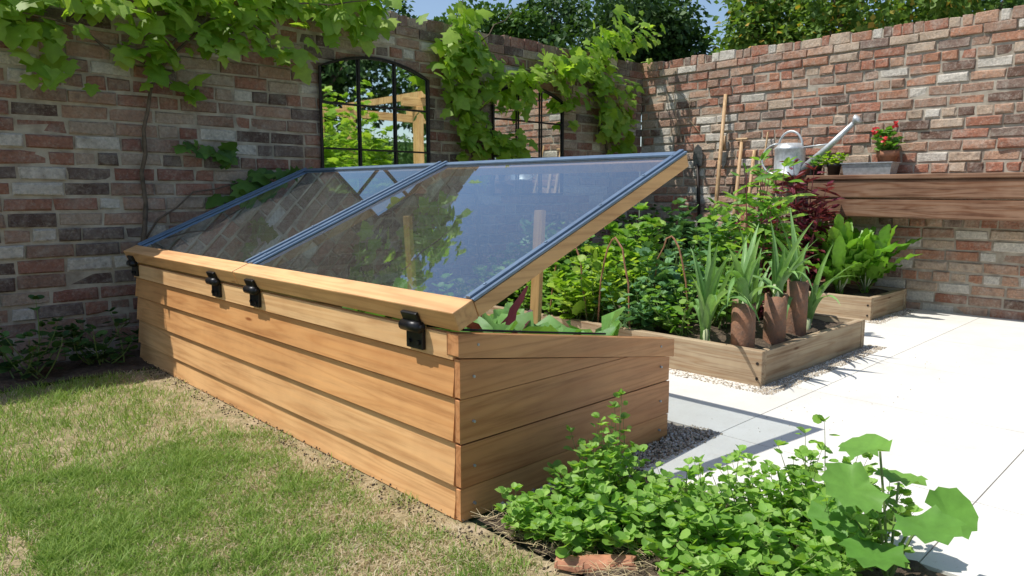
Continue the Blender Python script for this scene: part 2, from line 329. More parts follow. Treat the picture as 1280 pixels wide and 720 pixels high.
for i in range(len(xs)-1):
    for j in range(len(ys)-1):
        x0, x1, y0, y1 = xs[i], xs[i+1], ys[j], ys[j+1]
        if x1 < 2.7 and y0 > 1.4: continue
        g = .002; pv.add([(x0+g, y0+g, .012), (x1-g, y0+g, .012), (x1-g, y1-g, .012), (x0+g, y1-g, .012), (x0+g, y0+g, .0), (x1-g, y0+g, .0), (x1-g, y1-g, .0), (x0+g, y1-g, .0)], [(0, 1, 2, 3), (0, 4, 5, 1), (1, 5, 6, 2), (2, 6, 7, 3), (3, 7, 4, 0)])
tag(pv.build('patio', PAVE), kind='structure')
P = []; D = []; N = []; S = []
def grav(x0, x1, y0, y1, n, smin=.006, smax=.014):
    for _ in range(n):
        P.append((R_(x0, x1), R_(y0, y1), .012)); d = rv(); D.append(d); N.append(rv()); S.append(R_(smin, smax))
grav(1.5, 2.62, 1.45, 1.60, 2200); grav(2.44, 2.58, 1.6, 4.5, 1800); grav(3.28, 3.40, 1.6, 4.2, 1500); grav(3.3, 4.86, 1.58, 1.69, 2200); grav(5.70, 5.80, 1.9, 4.3, 900); grav(5.70, 6.6, 1.92, 2.02, 700); grav(4.78, 4.86, 1.6, 4.2, 500); grav(2.6, 4.8, 1.1, 1.6, 60, .004, .009)
OCT = ([(0, 0, -.4), (.6, 0, 0), (0, .7, 0), (-.6, 0, .05), (0, -.6, 0), (0, .05, .45)], [(0, 2, 1), (0, 3, 2), (0, 4, 3), (0, 1, 4), (5, 1, 2), (5, 2, 3), (5, 3, 4), (5, 4, 1)])
tag(leaves('gravel', GRAVEL, OCT, P, D, N, S), 'loose pale gravel scattered around the timber boxes and paving edges', 'gravel', kind='stuff')
P = []; D = []; N = []; S = []
grav(1.3, 2.05, -.8, 1.56, 1500, .004, .012); grav(1.24, 1.34, 1.4, 4.6, 700, .003, .009)
tag(leaves('soil_crumbs', SOIL, OCT, P, D, N, S), 'dark crumbs of earth in the foreground border', 'soil', kind='stuff')
def grass():
    n1, n2, n3 = 115000, 60000, 30000
    x = np.concatenate([np.random.uniform(.35, 1.33, n1), np.random.uniform(-.6, 1.33, n2), np.random.uniform(-2.6, 1.33, n3)])
    y = np.concatenate([np.random.uniform(1.0, 2.9, n1), np.random.uniform(1.0, 4.3, n2), np.random.uniform(-.5, 4.3, n3)])
    f = np.sin(x*9+np.sin(y*7)*1.5)*np.sin(y*8+np.sin(x*11))+.6*np.sin(x*23+y*17)*np.sin(y*29-x*13)
    near = np.clip((x-.80)/.45, 0, 1); near = np.maximum(near, np.clip((x-.55)/.4, 0, 1)*np.clip((2.2-y)/.5, 0, 1)*.9)
    keep = np.random.rand(len(x)) < np.clip(.85+.28*f-.65*np.clip((x-1.12)/.20, 0, 1)-.10*near, .06, 1)
    x, y, f, near = x[keep], y[keep], f[keep], near[keep]; n = len(x)
    dry = (np.random.rand(n) < np.clip(.18-.24*f+.55*near, .06, .95)).astype(float)
    h = np.random.uniform(.014, .043, n)*(1-.35*near)*(1-.25*dry)*(1+.3*np.clip(f, 0, 1)); a = np.random.uniform(0, 6.283, n); wd = np.random.uniform(.001, .0022, n)
    ln = np.random.uniform(.2, 1.3, n)*h*(1+1.0*dry); b = np.random.uniform(0, 6.283, n)
    lx, ly = np.cos(b)*ln, np.sin(b)*ln
    v = np.zeros((n, 5, 3)); ca, sa = np.cos(a)*wd, np.sin(a)*wd
    v[:, 0] = np.stack([x-ca, y-sa, 0*x], 1); v[:, 1] = np.stack([x+ca, y+sa, 0*x], 1)
    v[:, 2] = np.stack([x+ca*.8+lx*.35, y+sa*.8+ly*.35, h*.62], 1); v[:, 3] = np.stack([x-ca*.8+lx*.35, y-sa*.8+ly*.35, h*.62], 1)
    v[:, 4] = np.stack([x+lx, y+ly, h*(1-.35*dry)], 1)
    me = bpy.data.meshes.new('grass'); me.vertices.add(n*5); me.vertices.foreach_set('co', v.ravel())
    lp = (np.array([0, 1, 2, 3, 3, 2, 4])[None]+(np.arange(n)*5)[:, None]).ravel(); sz = np.tile([4, 3], n); stt = np.concatenate([[0], np.cumsum(sz)[:-1]])
    me.loops.add(len(lp)); me.loops.foreach_set('vertex_index', lp.astype(np.int32)); me.polygons.add(len(sz)); me.polygons.foreach_set('loop_start', stt.astype(np.int32)); me.polygons.foreach_set('loop_total', sz.astype(np.int32))
    me.update(calc_edges=True)
    at_ = me.attributes.new('dry', 'FLOAT', 'POINT'); at_.data.foreach_set('value', np.repeat(dry, 5))
    return link('grass', me, GRASS)
tag(grass(), 'short green and straw coloured lawn grass beside the timber cold frame', 'grass', kind='stuff')
# ------------------------------------------------------------------ brick walls
def brick_wall(label, O, U, Nn, length, mat, h=2.24, seed=1):
    random.seed(seed); Z = V((0, 0, 1)); n = 25; ch = 2.225/n
    rt = root('brick_wall', O, label, 'wall'); mb = MB()
    def brick(u0, u1, z0, z1, o, d=.03, j=.005):
        q = []; tl = R_(-.005, .005); c = R_(.005, .010)
        for (a, b, oo) in ((c, c, o), (0, 0, o-.009), (0, 0, -d)):
            for i_, (uu, zz) in enumerate(((u0+a, z0+b), (u1-a, z0+b), (u1-a, z1-b), (u0+a, z1-b))):
                q.append(O+U*(uu+R_(-j, j))+Z*(zz+R_(-j, j)*.8)+Nn*(oo+R_(-j, j)+(tl if i_ in (0, 3) else -tl)))
        mb.add(q, [(0, 1, 2, 3)]+[(i, i+4, (i+1) % 4+4, (i+1) % 4) for i in range(4)]+[(i+4, i+8, (i+1) % 4+8, (i+1) % 4+4) for i in range(4)])
    for k in range(n):
        u = -R_(0, .22); z = k*ch
        hdr = (k % 5 == 3)
        while u < length:
            L = (.115 if (hdr and R_(0, 1) < .8) or R_(0, 1) < .15 else .236)+R_(-.016, .012)
            a, b = max(u, 0), min(u+L, length)
            if b-a > .03: brick(a, b, z+R_(0, .004), z+ch-.013+R_(-.005, .002), R_(-.004, .012))
            u += L+.013
    zt = n*ch
    mb.build('brick_face', mat, rt)
    cp = MB(); u = 0
    F6 = [(0, 1, 3, 2), (4, 6, 7, 5), (0, 4, 5, 1), (2, 3, 7, 6), (0, 2, 6, 4), (1, 5, 7, 3)]
    while u < length:
        L = .222+R_(-.01, .005); b = min(u+L, length)
        q = [O+U*(a+R_(-.003, .003))+Nn*(o+R_(-.005, .004))+Z*(z+R_(-.004, .004)) for a in (u, b) for o in (.014, -.24) for z in (zt, zt+.066)]
        cp.add(q, F6); u += L+.01
    u = 0
    while u < length:
        L = (.07 if R_(0, 1) < .6 else .17)+R_(-.008, .008); b = min(u+L, length); hh = .095+R_(-.018, .008)
        q = [O+U*(a+R_(-.005, .005))+Nn*(o+R_(-.008, .006))+Z*(z+R_(-.005, .005)) for a in (u, b) for o in (.002, -.22) for z in (zt+.075, zt+.07+hh)]
        cp.add(q, F6); u += L+.010
    cp.build('coping', mat, rt, bevel=.006)
    core = MB(); core.obox(O, U, Nn, Z, (0, length), (-.22, -.007), (-.02, zt+.145)); core.build('mortar', MORTAR, rt)
    return rt
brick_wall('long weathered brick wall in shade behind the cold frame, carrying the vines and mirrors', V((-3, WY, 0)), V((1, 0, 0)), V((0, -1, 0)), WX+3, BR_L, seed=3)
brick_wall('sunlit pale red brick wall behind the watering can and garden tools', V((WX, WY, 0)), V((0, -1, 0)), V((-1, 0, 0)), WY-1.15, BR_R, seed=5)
random.seed(11)
# ------------------------------------------------------------------ cold frame
X0, X1, Y0, Y1 = 1.335, 2.43, 1.63, 4.59
cf = root('cold_frame', (X0, Y0, 0), 'large cedar cold frame with two glazed lids propped open on the lawn edge', 'cold frame')
lv = [0, .106, .245, .385, .500]
def slope(x): return .586-(x-X0)/(X1-X0)*.172
mb = MB()
for i in range(4):
    z0, z1 = lv[i]+.0035, lv[i+1]-.0035
    mb.prism([(X0-.005, z0), (X0+.02, z0), (X0+.02, z1), (X0+.008, z1)], 1, Y0+.001+R_(0, .003), Y1)
mb.box(X0-.007, X0+.02, Y0-.001, Y1, .503, .582)
mb.build('hinge_side_boards', W_Y, cf, bevel=.002)
mb = MB()
for i in range(4):
    z0, z1 = lv[i]+.0035, lv[i+1]-.0035
    cb = lambda x: slope(x)-.072
    if i == 3:
        z1 = cb(X0+.021)-.003; xe = X0+(.586-.072-.003-z0)/.172*(X1-X0); pts = [(X0-.001, z0), (xe, z0), (X0-.001, z1)]
    elif i == 2:
        xc = X0+(.586-.072-.003-z1)/.172*(X1-X0); pts = [(X0-.001, z0), (X1, z0), (X1, cb(X1)-.003), (xc, z1), (X0-.001, z1)]
    else: pts = [(X0-.001, z0), (X1, z0), (X1, z1), (X0-.001, z1)]
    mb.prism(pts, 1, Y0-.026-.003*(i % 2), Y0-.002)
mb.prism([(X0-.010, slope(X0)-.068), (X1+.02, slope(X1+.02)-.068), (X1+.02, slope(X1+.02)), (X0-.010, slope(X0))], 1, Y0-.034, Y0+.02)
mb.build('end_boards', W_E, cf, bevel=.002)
mb = MB()
for i in range(3): mb.box(X1-.02, X1, Y0, Y1, lv[i]+.003, min(lv[i+1], .41)-.003)
mb.build('low_side_boards', W_Y, cf, bevel=.002)
mb = MB(); mb.prism([(X0+.02, .003), (X1-.02, .003), (X1-.02, slope(X1)), (X0+.02, slope(X0))], 1, Y1-.02, Y1); mb.build('far_end_boards', W_X, cf)
for y in (Y0+.002, (Y0+Y1)/2-.025, Y1-.07):
    MB().box(X0+.021, X0+.06, y, y+.05, 0, .57).build('inner_post', W_Z, cf); MB().box(X1-.06, X1-.021, y, y+.05, 0, .40).build('inner_post', W_Z, cf)
mb = MB(); mb.prism([(X0+.02, slope(X0)-.05), (X1-.02, slope(X1)-.05), (X1-.02, slope(X1)-.002), (X0+.02, slope(X0)-.002)], 1, 3.09, 3.13); mb.build('cross_bar', W_X, cf)
lumpy('soil', X0+.021, X1-.021, Y0+.0, Y1-.021, .20, .012, SOIL, .05, cf)
scr = []
for x in (X0+.05, X1-.06):
    for z in ((.05, .17, .31, .45) if x < 2 else (.05, .17, .31)): scr.append((x, Y0-.0345, z))
for x in (1.40, 2.36): scr.append((x, Y0-.0365, slope(x)-.03))
for s_ in scr: MB().tube([s_, (s_[0], s_[1]+.009, s_[2])], .0045, 8).build('screw', ZINC, cf)
HX, HZ, LL = 1.318, .598, 1.285; ang = math.radians(23.0)
Sx = V((math.cos(ang), 0, math.sin(ang))); Nx = V((-math.sin(ang), 0, math.cos(ang))); Yx = V((0, 1, 0))
def lid(ya, yb, lab):
    O = V((HX, 0, HZ)); m = MB()
    for y in (ya, yb-.045): m.obox(O, Sx, Yx, Nx, (.085, LL), (y, y+.045), (0, .05))
    m.obox(O, Sx, Yx, Nx, (LL-.045, LL), (ya+.045, yb-.045), (0, .04))
    o = m.build('lid', W_X, cf, bevel=.002); o['label'] = lab
    m = MB(); m.obox(O, Sx, Yx, Nx, (0, .083), (ya, yb), (-.002, .062)); m.build('hinge_rail', W_Y, o, bevel=.004)
    m = MB(); m.add([O+Sx*s+Yx*y+Nx*.052 for s, y in ((.084, ya+.02), (LL-.01, ya+.02), (LL-.01, yb-.02), (.084, yb-.02))], [(0, 1, 2, 3)]); m.build('glass', GLASS, o)
    for y in (ya-.002, yb-.046):
        m = MB(); m.obox(O, Sx, Yx, Nx, (.084, LL+.006), (y, y+.048), (.0535, .062)); m.obox(O, Sx, Yx, Nx, (.084, LL+.006), (y+.014, y+.034), (.062, .070))
        for s in (.16, .45, .75, 1.02, 1.22): m.tube([O+Sx*s+Yx*(y+.024)+Nx*.069, O+Sx*s+Yx*(y+.024)+Nx*.0735], .006, 8)
        m.build('glazing_bar', ALU, o, bevel=.0015)
    m = MB(); m.obox(O, Sx, Yx, Nx, (LL-.028, LL+.007), (ya+.05, yb-.05), (.0535, .061)); m.obox(O, Sx, Yx, Nx, (LL+.001, LL+.007), (ya+.05, yb-.05), (.01, .053)); m.build('edge_bar', ALU, o)
    return o
lid(1.585, 3.098, 'near glazed lid reflecting blue sky'); lid(3.108, 4.645, 'far glazed lid with a view of the brickwork')
for y in (1.80, 2.94, 3.35, 4.53):
    m = MB(); m.box(X0-.022, X0-.0075, y-.042, y+.042, .515, .578); m.obox(V((HX, 0, HZ)), Sx, Yx, Nx, (-.014, -.001), (y-.040, y+.040), (.0, .042))
    h = m.build('hinge', BLACK, cf, bevel=.003)
    m = MB(); m.tube([(X0-.030, y-.046, .588), (X0-.030, y+.046, .588)], .018, 14); m.tube([(X0-.030, y-.054, .588), (X0-.030, y+.054, .588)], .009, 10); m.build('barrel', BLACK, h, True)
    for dy in (-.024, .024): MB().tube([(X0-.028, y+dy, .537), (X0-.021, y+dy, .537)], .008, 8).build('bolt', BLACK, h)
m = MB(); m.tube([(X0+.0, 1.76, .590), (X0+.03, Y0-.01, .592), (1.70, Y0-.006, .538), (2.05, Y0+.0, .484)], .004, 6); m.build('stay_rod', BLACK, cf)
for a, b in (((2.10, 2.05, .21), (2.16, 2.07, .925)), ((2.10, 2.86, .21), (2.06, 2.86, .885))):
    d = (V(b)-V(a)); L = d.length; d.normalize(); s = V((0, 1, 0)).cross(d).normalized(); t = d.cross(s)
    m = MB(); m.obox(V(a), s, t, d, (-.011, .011), (-.024, .024), (0, L)); m.build('prop_stick', W_Z, cf, bevel=.002)
def rosette(name, label, cat, base, n, L, wd, mat, sm=None, rise=(.5, 1.2), bend=(.5, 1.2), wav=.12, stem=.3, cup=.3, group=None, inside=False, segs=8):
    o = root(name, base, label, cat, group); mb = MB(); ms = MB()
    for i in range(n):
        az = i*2.399+R_(-.3, .3); l = L*R_(.6, 1.1); ri = R_(*rise); be = R_(*bend)
        blade(mb, V(base)+rv(.01), az, l, wd*R_(.7, 1.1), ri, be, segs, cup, wav, stem)
        if sm:
            h = V((math.cos(az), math.sin(az), 0)); ms.tube([V(base), V(base)+(h*math.cos(ri)+V((0, 0, 1))*math.sin(ri))*l*(stem+.08)], [.008, .005], 5)
    if inside:
        for q in (mb, ms): q.v = [(min(max(x, X0+.03), X1-.03), max(y, Y0+.03+.02*math.sin(x*60)), z) for x, y, z in q.v]
    mb.build('leaves', mat, o, True)
    if sm: ms.build('stalks', sm, o, True)
    return o
for (x, y, l, lab) in ((1.62, 1.86, .38, 'young cabbage just inside the near corner of the cold frame'), (1.95, 1.88, .40, 'cabbage behind the sloping end board of the cold frame'), (2.25, 1.88, .33, 'cabbage at the low outer corner of the cold frame'), (1.80, 1.84, .38, 'cabbage between the first two along the end board'), (2.12, 1.80, .35, 'small cabbage pressed against the lower part of the end board'),
                       (1.82, 2.18, .38, 'cabbage beside the nearer prop stick'), (2.25, 2.30, .34, 'cabbage by the low long side of the cold frame'), (1.75, 2.75, .34, 'cabbage under the middle of the near lid'), (2.2, 3.3, .34, 'cabbage under the far lid')):
    rosette('cabbage', lab, 'cabbage', (x, y, .21), 20, l, .14, L_CAB, PSTEM, (.95, 1.5), (.5, 1.3), inside=True, wav=.18)
rosette('red_lettuce', 'dark red leafy plant beside the foot of the prop stick in the cold frame', 'lettuce', (1.86, 2.02, .22), 12, .44, .08, L_RED, RSTEM, (1.1, 1.45), (.2, .6), inside=True)
bush('bean_plant', 'leafy green plant growing up under the near lid of the cold frame', 'plant', (2.1, 2.55, .2), .22, .42, 16, 8, P_ROUND, .06, L_FORE, STEM)
bush('bean_plant', 'leafy green plant growing below the join of the two lids', 'plant', (2.05, 3.0, .2), .2, .42, 14, 8, P_ROUND, .06, L_FORE, STEM)
bush('bean_plant', 'leafy green plant at the far end of the cold frame', 'plant', (1.9, 4.0, .2), .2, .32, 12, 7, P_ROUND, .06, L_FORE, STEM)
# ------------------------------------------------------------------ arched mirrors
def arch_mirror(xa, xb, z0, zs, zc, lab):
    y = WY-.035; rt = root('arched_mirror', ((xa+xb)/2, y, z0), lab, 'mirror'); m = MB()
    az = lambda x: zs+(zc-zs)*(1-((x-(xa+xb)/2)/((xb-xa)/2))**2)
    out = [(xa, z0)]+[(xa+(xb-xa)*i/14, az(xa+(xb-xa)*i/14)) for i in range(15)]+[(xb, z0)]
    m.add([(x, y+.01, z) for x, z in out], [tuple(range(len(out)))]); m.build('mirror_pane', MIRROR, rt)
    f = MB(); f.tube([(x, y-.002, z) for x, z in out+[out[0]]], .011, 6); f.build('outer_frame', IRON, rt)
    g = MB()
    for k in (1, 2):
        x = xa+(xb-xa)*k/3; g.box(x-.006, x+.006, y-.010, y+.002, z0, az(x))
    for z in (1.32, 1.65): g.box(xa, xb, y-.008, y+.003, z-.006, z+.006)
    g.build('glazing_grid', IRON, rt)
arch_mirror(2.72, 3.70, .98, 1.90, 2.01, 'larger arched iron window mirror on the brick wall, left of the climbing vine')
arch_mirror(4.42, 5.34, .98, 1.86, 1.97, 'arched iron window mirror half hidden by vine leaves near the wall corner')
# ------------------------------------------------------------------ vines
def vine(label, stems, sets, lm, loc):
    o = root('grape_vine', loc, label, 'vine'); m = MB()
    for pl, r in stems: 
        pts = [wl(px, py, off) for px, py, off in pl]; n = len(pts)
        pts2 = []
        for i in range(n-1):
            for t in (0, .33, .66): pts2.append(pts[i].lerp(pts[i+1], t)+rv(.012))
        pts2.append(pts[-1]); m.tube(pts2, [r*(1-.6*i/len(pts2)) for i in range(len(pts2))], 6)
    m.build('stems', BARK, o, True)
    P = []; D = []; N = []; S = []
    for pl, n, sg, (o0, o1), sz in sets:
        seg = [(pl[i], pl[i+1]) for i in range(len(pl)-1)]; Ls = [math.hypot(b[0]-a[0], b[1]-a[1])+1 for a, b in seg]
        for _ in range(n):
            a, b = random.choices(seg, Ls)[0]; t = R_(0, 1); off = R_(o0, o1)
            p = wl(a[0]+(b[0]-a[0])*t, a[1]+(b[1]-a[1])*t, off)+V((random.gauss(0, sg), 0, random.gauss(0, sg)))
            if p.y > WY-.04: p.y = WY-.04
            P.append(p); D.append(V((random.gauss(0, .6), -.35+random.gauss(0, .3), -.6+random.gauss(0, .45)))); N.append(V((random.gauss(0, .4), -.55, .85+random.gauss(0, .4)))); S.append(sz*R_(.4, 1.15))
    leaves('foliage', lm, P_VINE, P, D, N, S, o); return o
vine('large vine sprawling over the top left of the shaded brick wall',
     [([(178, 330, .03), (182, 250, .03), (178, 160, .04), (196, 90, .05), (230, 30, .08)], .016), ([(196, 90, .05), (260, 20, .1), (380, 5, .2), (470, 0, .25)], .010), ([(196, 90, .05), (100, 40, .1), (0, 10, .1)], .010), ([(300, 15, .2), (340, 60, .2), (390, 75, .2)], .006), ([(196, 90, .05), (225, 112, .05), (240, 125, .05)], .004)],
     [([(-40, -5), (120, 0), (190, -10)], 90, .10, (.05, .22), .13), ([(190, -8), (300, 0), (380, -8), (465, -12)], 300, .085, (.05, .24), .13), ([(160, 45), (190, 70), (205, 80)], 26, .06, (.05, .15), .12), ([(240, 45), (290, 45), (345, 60), (385, 72)], 60, .055, (.1, .24), .13),
      ([(240, 98), (236, 122)], 6, .03, (.05, .1), .14), ([(410, 20), (450, 32), (472, 15)], 44, .06, (.1, .24), .125), ([(0, 50), (90, 60)], 22, .10, (.05, .18), .13)], L_VINE, (-1.0, 4.8, 0))
vine('low dark vine shoots against the shaded bricks behind the far lid',
     [([(180, 300, .03), (240, 240, .03), (330, 225, .04), (395, 235, .05)], .006), ([(230, 180, .03), (300, 200, .03)], .004)],
     [([(230, 182), (262, 190), (300, 195)], 18, .03, (.03, .08), .10), ([(290, 245), (330, 230), (390, 218)], 50, .07, (.03, .14), .12)], L_VDARK, (1.7, 4.8, 0))
vine('bright vine trained up the wall between the two arched mirrors',
     [([(598, 330, .03), (595, 240, .03), (588, 150, .04), (580, 80, .05), (560, 40, .08)], .018), ([(588, 150, .04), (630, 110, .08), (660, 95, .1)], .009), ([(580, 80, .05), (610, 40, .1), (640, 15, .1)], .007), ([(560, 40, .08), (575, 10, .1), (580, -5, .1)], .004)],
     [([(560, 50), (577, 90), (590, 150), (597, 200)], 210, .10, (.04, .2), .12), ([(575, 20), (590, 60), (615, 75)], 70, .08, (.05, .25), .125), ([(600, 100), (650, 98), (655, 130)], 95, .08, (.05, .2), .11), ([(610, 170), (655, 190)], 60, .07, (.05, .2), .11), ([(575, 5), (590, 30)], 10, .04, (.0, .2), .11)], L_VINE, (4.0, 4.8, 0))
vine('bright vine climbing to the wall top between the right mirror and the wall corner',
     [([(765, 290, .03), (762, 200, .03), (750, 120, .04), (740, 70, .05)], .018), ([(750, 120, .04), (700, 85, .08), (670, 90, .1)], .009), ([(745, 90, .04), (790, 50, .1), (825, 42, .15)], .008)],
     [([(775, 190), (760, 130), (745, 80)], 180, .12, (.04, .22), .12), ([(665, 94), (720, 80), (760, 60), (825, 45)], 190, .075, (.05, .3), .115), ([(745, 60), (770, 35), (800, 40)], 60, .08, (.0, .3), .115), ([(730, 60), (780, 22)], 16, .07, (0, .2), .115), ([(705, 105), (715, 150)], 24, .05, (.04, .14), .11), ([(790, 100), (785, 160)], 30, .08, (.04, .2), .11)], L_VINE, (6.0, 4.8, 0))
# ------------------------------------------------------------------ raised beds
def raised(x0, x1, y0, y1, h, lab, cat='raised bed'):
    rt = root('raised_bed', (x0, y0, 0), lab, cat); t = .05
    for nm, b, mt in (('long_board', (x0, x0+t, y0, y1, .0, h), S_Y), ('long_board', (x1-t, x1, y0, y1, .0, h), S_Y), ('end_board', (x0+t+.001, x1-t-.001, y0+.004, y0+t, .0, h-.004), S_X), ('end_board', (x0+t+.001, x1-t-.001, y1-t, y1-.004, .0, h-.004), S_X)):
        MB().box(*b).build(nm, mt, rt, bevel=.004)
    for x, y in ((x0+t, y0+t), (x0+t, y1-t-.05), (x1-t-.05, y0+t), (x1-t-.05, y1-t-.05)): MB().box(x, x+.05, y, y+.05, 0, h-.02).build('corner_post', S_Z, rt)
    for z in (.05, .13): MB().tube([(x0-.003, y0+.025, z), (x0+.001, y0+.025, z)], .008, 8).build('screw', IRON, rt)
    lumpy('soil', x0+t, x1-t, y0+t, y1-t, h-.035, .012, SOIL, .045, rt)
raised(3.40, 4.77, 1.69, 4.15, .195, 'long timber raised bed full of bean plants and leeks beside the cold frame')
raised(5.80, 6.60, 2.02, 4.28, .19, 'smaller timber raised bed with chard at the foot of the sunlit wall')
BZ = .165
for (x, y, z1, r, lab) in ((3.51, 1.86, .42, .062, 'brown clay forcing pipe nearest the bed corner, with leek leaves rising from it'), (3.83, 1.84, .44, .060, 'middle clay forcing pipe of the three in the raised bed'), (4.14, 1.86, .485, .060, 'tallest clay forcing pipe, furthest along the end of the raised bed')):
    m = MB(); m.lathe((x, y, BZ-.01), [(r, 0), (r*1.01, (z1-BZ)*.5), (r, z1-BZ), (r*.86, z1-BZ+.001), (r*.86, 0)], 22); m.v = [(a, b+(c-BZ)*.02*math.sin(x*9), c+(.010*math.sin(a*90+b*50) if c > .3 else 0)) for a, b, c in m.v]; tag(m.build('clay_pipe', CLAY, None, True), lab, 'clay pipe', 'clay pipes around the leeks')
for (x, y, z1, s, lab) in ((3.51, 1.86, .37, 1.0, 'leek growing out of the clay pipe nearest the bed corner'), (3.83, 1.84, .39, 1.0, 'leek growing out of the middle clay pipe'), (4.14, 1.86, .42, 1.05, 'leek growing out of the furthest clay pipe'), (3.50, 2.08, .18, 1.35, 'leek standing just behind the first clay pipe'), (3.95, 2.05, .18, 1.4, 'leek standing behind the middle clay pipe'), (4.4, 1.9, .18, 1.35, 'leek beyond the last clay pipe')):
    o = root('leek', (x, y, z1), lab, 'leek', 'leeks at the end of the near raised bed'); m = MB(); fa = R_(.2, 1.4)
    for i in range(13): blade(m, (x+R_(-.012, .012), y+R_(-.012, .012), z1), (0 if i % 2 else math.pi)+fa+R_(-.7, .7), R_(.32, .52)*s, R_(.036, .055), R_(1.15, 1.5), R_(.1, .7) if i < 7 else R_(1.1, 2.3), 9, .45, 0, 0)
    m.build('leaves', L_LEEK, o, True); m = MB(); m.tube([(x, y, z1-.15), (x, y, z1+.10)], [.022, .020], 8); m.build('shank', PSTEM, o, True)
ordn = ['first', 'second', 'third', 'fourth', 'fifth', 'sixth', 'seventh']
for ri, (xr, rn) in enumerate(((3.58, 'cold frame side'), (3.98, 'middle'), (4.38, 'wall side'))):
    for k in range(6):
        y = 2.30+k*.32+R_(-.05, .05)
        if ri == 2 and k < 1: continue
        bush('bean_plant', f'bean plant, {ordn[k]} behind the leeks in the {rn} row of the long bed', 'bean plant', (xr+R_(-.06, .06), y, BZ), .24, R_(.36, .58)+.07*ri, 16, 9, (P_ROUND, P_TOOTH, P_SCAL)[(ri+k) % 3], R_(.05, .085), (L_BEAN, L_BEAN, L_KALE, L_BEAN, L_VINE)[(ri*5+k*2) % 5], STEM, 'bean plants in rows in the near raised bed', hv=.3)
for x, y, s, lab in ((3.50, 2.72, .13, 'bent brown twig hoop nearest the cold frame in the bean rows'), (3.5, 3.1, .16, 'bent brown twig hoop further back in the bean rows'), (3.85, 2.55, .15, 'bent brown twig hoop in the middle of the bean rows')):
    m = MB(); m.tube([(x, y-s+2*s*i/10+R_(-.01, .01), BZ+.56*math.sin(math.pi*i/10)**.6) for i in range(11)], .006, 6); tag(m.build('twig_hoop', TWIG), lab, 'hoop')
bush('tall_herb', 'tall upright plant with red stems and pointed green leaves above the leeks', 'plant', (4.60, 2.32, BZ), .22, 1.22, 18, 24, P_LAN, .17, L_BEAN, RSTEM, tilt=.9, rs=.007)
bush('tall_herb', 'shorter leafy plant left of the tall red stemmed one', 'plant', (4.55, 2.62, BZ), .2, .85, 14, 14, P_TOOTH, .09, L_BEAN, STEM, tilt=.9, rs=.006)
bush('red_amaranth', 'dark red leafed plant in front of the bench end', 'plant', (5.95, 2.66, BZ), .24, 1.18, 18, 20, P_LAN, .18, L_RED, RSTEM, rs=.008)
bush('red_amaranth', 'second dark red plant left of the bench end', 'plant', (5.92, 3.0, BZ), .2, .95, 10, 16, P_LAN, .16, L_RED, RSTEM, rs=.008)
bush('red_amaranth', 'low dark red plant beside the leeks in the raised bed', 'plant', (4.5, 2.2, BZ), .16, .5, 8, 8, P_LAN, .12, L_RED, RSTEM)
for x, y, hgt, lab in ((4.1, 3.9, .7, 'curly blue-green kale at the far end of the near raised bed'), (4.45, 3.3, .78, 'curly kale beside the path in the far half of the raised bed'), (6.1, 3.5, .8, 'curly kale against the sunlit wall behind the leaning tools'), (6.15, 3.95, .75, 'curly kale close to the wall corner')):
    bush('kale', lab, 'kale', (x, y, BZ), .28, hgt, 16, 10, P_SCAL, .11, L_KALE if y != 3.3 else L_BEAN, STEM)
for x, y, l, lab in ((6.04, 2.36, .66, 'large crinkled green chard at the corner of the smaller raised bed'), (6.25, 2.66, .60, 'crinkled green chard behind the dark red plant'), (6.32, 2.26, .58, 'crinkled green chard at the near end of the smaller raised bed')):
    rosette('chard', lab, 'chard', (x, y, BZ), 34, l, .145, L_CHARD, PSTEM, (1.05, 1.53), (.1, .8), .20, .26, .05, segs=16)
for px, d, hh, lab in ((752, 6.6, .95, 'dark shrub below the vine against the shaded wall'), (800, 7.2, .95, 'dark shrub filling the wall corner'), (715, 6.2, .75, 'dark shrub below the half hidden mirror'), (670, 5.9, .7, 'dark shrub behind the raised upper lid edge'), (835, 6.9, .85, 'dark shrub at the foot of the sunlit wall beside the corner')):
    p = at(px, d); p.y = min(p.y, 4.62); p.x = min(p.x, 6.4); bush('shrub', lab, 'shrub', (p.x, p.y, .01), .36, hh, 26, 14, P_ROUND, .07, L_DARK, STEM)
for x, y, hh, lab in ((.2, 4.5, .35, 'low green plant at the foot of the wall on the far left'), (.75, 4.55, .45, 'low green plant at the wall foot left of the cold frame'), (1.15, 4.6, .35, 'low green plant beside the far end of the cold frame'), (2.0, 4.72, .3, 'low green plant squeezed between the cold frame and the wall')):
    bush('border_plant', lab, 'plant', (x, y, .01), .22, hh, 14, 8, P_ROUND, .06, L_DARK, STEM)
# ------------------------------------------------------------------ bench and what stands on it
bt = root('timber_bench', (6.3, 1.3, 0), 'chunky weathered timber box bench fixed to the sunlit wall', 'bench')
BE = 2.76
MB().box(6.238, 6.29, 1.05, BE-.006, .79, .944).build('front_board', SH_Y, bt, bevel=.012)
MB().box(6.230, 6.29, 1.05, BE, .949, 1.098).build('front_board', SH_Y, bt, bevel=.012)
MB().box(6.216, 6.655, 1.04, BE+.012, 1.1015, 1.1405).build('bench_top', SH_Y, bt, bevel=.008)
MB().box(6.50, 6.655, BE+.016, 3.12, 1.1005, 1.1405).build('bench_top', SH_Y, bt, bevel=.004)
MB().box(6.292, 6.655, BE-.05, BE-.008, .80, 1.098).build('end_board', SH_Y, bt, bevel=.004)
MB().box(6.292, 6.655, 1.06, 1.11, .80, 1.098).build('end_board', SH_Y, bt, bevel=.004)
MB().box(6.56, 6.62, 3.04, 3.10, .17, 1.098).build('leg', S_Z, bt)
TZ = 1.142
def pt(px, x=6.4):
    d = ray(px, 220); return d.y/d.x*x
